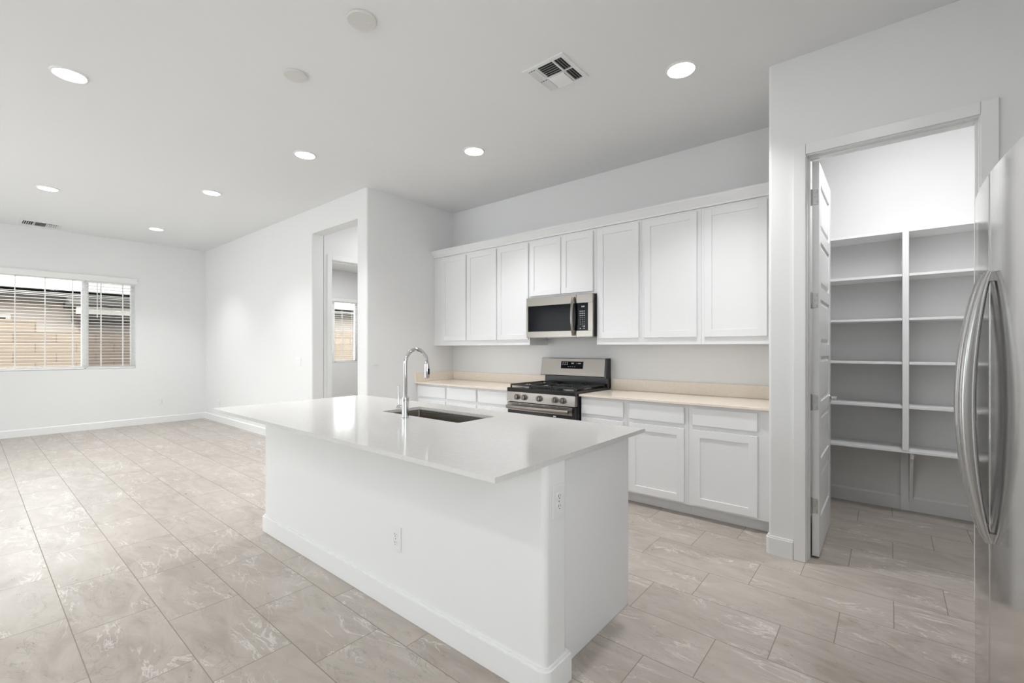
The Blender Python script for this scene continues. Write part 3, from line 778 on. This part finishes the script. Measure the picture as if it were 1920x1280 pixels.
def switch(c, nrm, gangs, label):
    w = .07+.046*(gangs-1)+.006; h = .122; t = thing('light_switch', label, 'light switch', c)
    ang = {(0, -1): 0, (1, 0): PI/2}[nrm]; xf = Matrix.Translation(c) @ Matrix.Rotation(ang, 4, 'Z')
    b = B(); box(b, -w/2, w/2, -.006, -.0005, -h/2, h/2, bev=.003); obj('cover_plate', b, M_PLAST, t, smooth=True, xf=xf)
    for i in range(gangs):
        x = (i-(gangs-1)/2)*.046
        b = B(); prism(b, [(-.006, -.033), (-.0095, -.033), (-.0068, 0), (-.0085, .033), (-.006, .033)], x-.0165, x+.0165, 'x'); obj('rocker', b, M_PLAST, t, xf=xf)
switch((-6.084, YL, 1.11), (0, -1), 3, 'white light switch plate on the long wall left of the hallway opening')
switch((XN, 2.953, 1.163), (1, 0), 1, 'white single rocker switch on the side wall near the upper cabinets')

# ------------------------------------------------------------------ ceiling fixtures
def downlight(x, y, label):
    t = thing('recessed_light', label, 'ceiling light', (x, y, H), 'round recessed LED ceiling lights')
    b = B(); lathe(b, [(.078, -.004), (.084, -.010), (.094, -.007), (.098, -.0005), (.09, -.0003)], x, y, H, 'z', 40)
    obj('trim_ring', b, M_PLAST, t, smooth=True)
    b = B(); lathe(b, [(.079, -.0095), (.060, -.0105), (.002, -.0108)][::-1] + [(.0795, -.003)], x, y, H, 'z', 40)
    obj('diffuser', b, M_LED, t, smooth=True)
    l = area('lamp', (x, y, H-.02), (0, 0, 0), .15, .15, 5.8, (.985, .99, 1), 'DISK', math.radians(100))
    return t
for x, y, lb in [(-4.11, .437, 'largest lit ceiling light, at the upper left of the photo'),
                 (-1.026, 2.926, 'lit ceiling light nearest the pantry wall, right of the square vent'),
                 (-4.146, 2.005, 'lit ceiling light left of the nook corner, above the long living wall'),
                 (-2.892, 2.944, 'lit ceiling light in front of the wall cabinets above the microwave'),
                 (-7.228, .593, 'small lit ceiling light at the far left, in line with the long vent'),
                 (-5.982, 1.81, 'small lit ceiling light in the middle of the living room ceiling'),
                 (-8.447, 1.832, 'smallest lit ceiling light, nearest the far corner')]:
    downlight(x, y, lb)
for nm, x, y, e in (('hall_lamp', -5.2, 4.3, 9), ('pantry_lamp', .15, 3.6, 9.5), ('bedroom_fill', -8.0, 5.0, 24), ('aisle_fill', -.05, 1.75, 2.5), ('kitchen_fill', -1.3, -.9, 8), ('kitchen_fill', -4.1, -1.6, 6), ('kitchen_fill', -7.2, -1.4, 10)):  # bedroom, aisle and kitchen entries are unseen fill lights, added to brighten
    area(nm, (x, y, H-.02), (0, 0, 0), .2, .2, e, (.985, .99, 1), 'DISK')
def plate(x, y, r, label):
    b = B(); lathe(b, [(r-.002, -.0004), (r, -.003), (r, -.011), (r-.004, -.015), (.001, -.016)], x, y, H, 'z', 40)
    o = tag(obj('ceiling_cover_plate', b, M_PLATE, smooth=True), label, 'cover plate')
    for s in (-1, 1):
        b = B(); lathe(b, [(.004, -.0175), (.004, -.015)], x+s*.045*.6, y+s*.045*.6, H, 'z', 10); obj('screw', b, M_VENT, o)
plate(-2.2, 1.375, .078, 'round white blank plate on the ceiling, the larger one near the top edge')
plate(-2.98, 1.378, .072, 'round white blank plate on the ceiling, the smaller one left of the first')
def vent(x0, x1, y0, y1, label, zones):
    """zones: (x0,x1,y0,y1,dir,n,tilt)"""
    t = thing('ceiling_vent', label, 'air vent', ((x0+x1)/2, (y0+y1)/2, H))
    b = B(); m_ = .028; z0, z1 = H-.008, H-.0004
    for d in ((x0, x1, y0, y0+m_), (x0, x1, y1-m_, y1), (x0, x0+m_, y0+m_, y1-m_), (x1-m_, x1, y0+m_, y1-m_)): box(b, *d, z0, z1)
    # bars between the louvre zones
    zx = sorted({z[0] for z in zones} | {z[1] for z in zones}); zy = sorted({z[2] for z in zones} | {z[3] for z in zones})
    for a, c in zip(zx[1:-1:2], zx[2:-1:2]): box(b, a, c, y0+m_, y1-m_, z0+.001, z1)
    for a, c in zip(zy[1:-1:2], zy[2:-1:2]): box(b, x0+m_, x1-m_, a, c, z0+.0015, z1)
    obj('vent_frame', b, M_VENT, t)
    b = B(); box(b, x0+m_, x1-m_, y0+m_, y1-m_, H-.0012, H-.0006); obj('duct_opening', b, M_DARK, t)
    b = B()
    for (a0, a1, c0, c1, d, n, tl) in zones:
        for i in range(n):
            if d == 'y':   # louvre runs along Y, spaced in X
                x = a0+(a1-a0)*(i+.5)/n; h = (a1-a0)/n*.5*abs(tl)
                s = 1 if tl > 0 else -1
                prism(b, [(x-h, H-.0125+s*.005), (x+h, H-.0125-s*.005), (x+h, H-.0113-s*.005), (x-h, H-.0113+s*.005)], c0, c1, 'y')
            else:
                y = c0+(c1-c0)*(i+.5)/n; h = (c1-c0)/n*.5*abs(tl); s = 1 if tl > 0 else -1
                prism(b, [(y-h, H-.0125+s*.005), (y+h, H-.0125-s*.005), (y+h, H-.0113-s*.005), (y-h, H-.0113+s*.005)], a0, a1, 'x')
    obj('louvres', b, M_VENT, t)
vx0, vx1, vy0, vy1 = -1.822, -1.516, 2.296, 2.612
vm = (vy0+vy1)/2
vent(vx0, vx1, vy0, vy1, 'square white louvred air vent on the ceiling above the microwave', [
    (vx0+.03, vx0+.085, vy0+.03, vm-.006, 'y', 3, -.8), (vx0+.03, vx0+.085, vm+.006, vy1-.03, 'y', 3, -.8),
    (vx0+.097, vx1-.097, vy0+.03, vm-.006, 'x', 6, -.55), (vx0+.097, vx1-.097, vm+.006, vy1-.03, 'x', 6, .9),
    (vx1-.085, vx1-.03, vy0+.03, vm-.006, 'y', 3, .42), (vx1-.085, vx1-.03, vm+.006, vy1-.03, 'y', 3, .42)])
wx0, wx1, wy0, wy1 = -9.56, -9.24, .49, .90
vent(wx0, wx1, wy0, wy1, 'white three-section air vent at the far end of the ceiling above the blinds', [
    (wx0+.03, wx1-.03, wy0+.03, wy0+.138, 'x', 5, -.5), (wx0+.03, wx1-.03, wy0+.150, wy1-.150, 'y', 5, .6), (wx0+.03, wx1-.03, wy1-.138, wy1-.03, 'x', 5, .6)])

# ------------------------------------------------------------------ outdoors
struct(bxo('ground', (-40, XF-.2, -14, 16, -.25, -.13), M_GROUND))
b = B(); box(b, -13.35, -13.15, -8, .92, -.13, 1.86); box(b, -13.35, -13.15, .92, 2.4, -.13, 1.62); box(b, -13.35, -13.15, 2.4, 14, -.13, 1.80)
tag(obj('block_fence_wall', b, M_BLOCK), 'tan concrete block wall outdoors, seen through the far window blinds', 'garden wall')
h = thing('neighbor_house', 'pinkish stucco house with pale roof and dark eave shading beyond the block wall', 'house', (-18, 1, -.13))
b = B(); wall_panels(b, 'x', -16.4, -16.2, -8, 14, -.13, 2.75, [(-.6, .62, 1.45, 2.02)]); box(b, -22, -16.4, -8, -7.8, -.13, 2.75); box(b, -22, -16.4, 13.8, 14, -.13, 2.75); obj('house_wall', b, M_STUCCO, h)
b = B(); prism(b, [(-15.7, 2.62), (-15.7, 2.72), (-19.2, 3.9), (-22.6, 2.72), (-22.6, 2.62)], -8.5, 14.5, 'y'); obj('roof', b, M_ROOF, h)
bxo('fascia', (-15.76, -15.7, -8.5, 14.5, 2.6, 2.74), M_FASCIA, h)
bxo('eave_shade', (-16.2, -15.76, -8.5, 14.5, 2.42, 2.6), M_EAVE_SHADE, h)  # dark band standing for the shadow below the eave
b = B()
for (a, c, z0, z1) in ((-.68, .70, 2.02, 2.1), (.62, .70, 1.4, 2.02), (-.68, -.6, 1.4, 2.02), (-.02, .06, 1.45, 2.02)): box(b, -16.2, -16.12, a, c, z0, z1)
wf = obj('window_trim', b, M_FASCIA, h)
b = B(); box(b, -16.35, -16.3, -.6, .62, 1.45, 2.02); obj('window_glass', b, M_EXTGLASS, wf)
# projecting patio wing
b = B(); box(b, -15.2, -15.05, 1.72, 3.6, 2.12, 2.3); obj('patio_beam', b, M_FASCIA, h)
b = B(); box(b, -16.19, -15.3, 1.9, 3.6, -.13, 1.95); obj('patio_wall', b, M_STUCCO2, h)
b = B(); prism(b, [(-15.0, 2.3), (-15.0, 2.36), (-16.2, 2.75), (-16.2, 2.3)], 1.6, 3.7, 'y'); obj('patio_roof', b, M_EAVE_SHADE, h)  # roof shade is put into its dark colour
bxo('patio_recess_shade', (-16.19, -15.06, 1.75, 3.6, 1.96, 2.12), M_EAVE_SHADE, h)  # dark box standing for the shaded recess behind the beam
b = B(); sweep(b, [(-12.9, 2.48, 2.6), (-12.9, 2.48, 1.0), (-12.9, 2.42, -.1)], .04, n=10); 
tag(obj('downspout', b, M_FASCIA, smooth=True), 'pale vertical drain pipe outdoors at the right edge of the blinds', 'drain pipe')
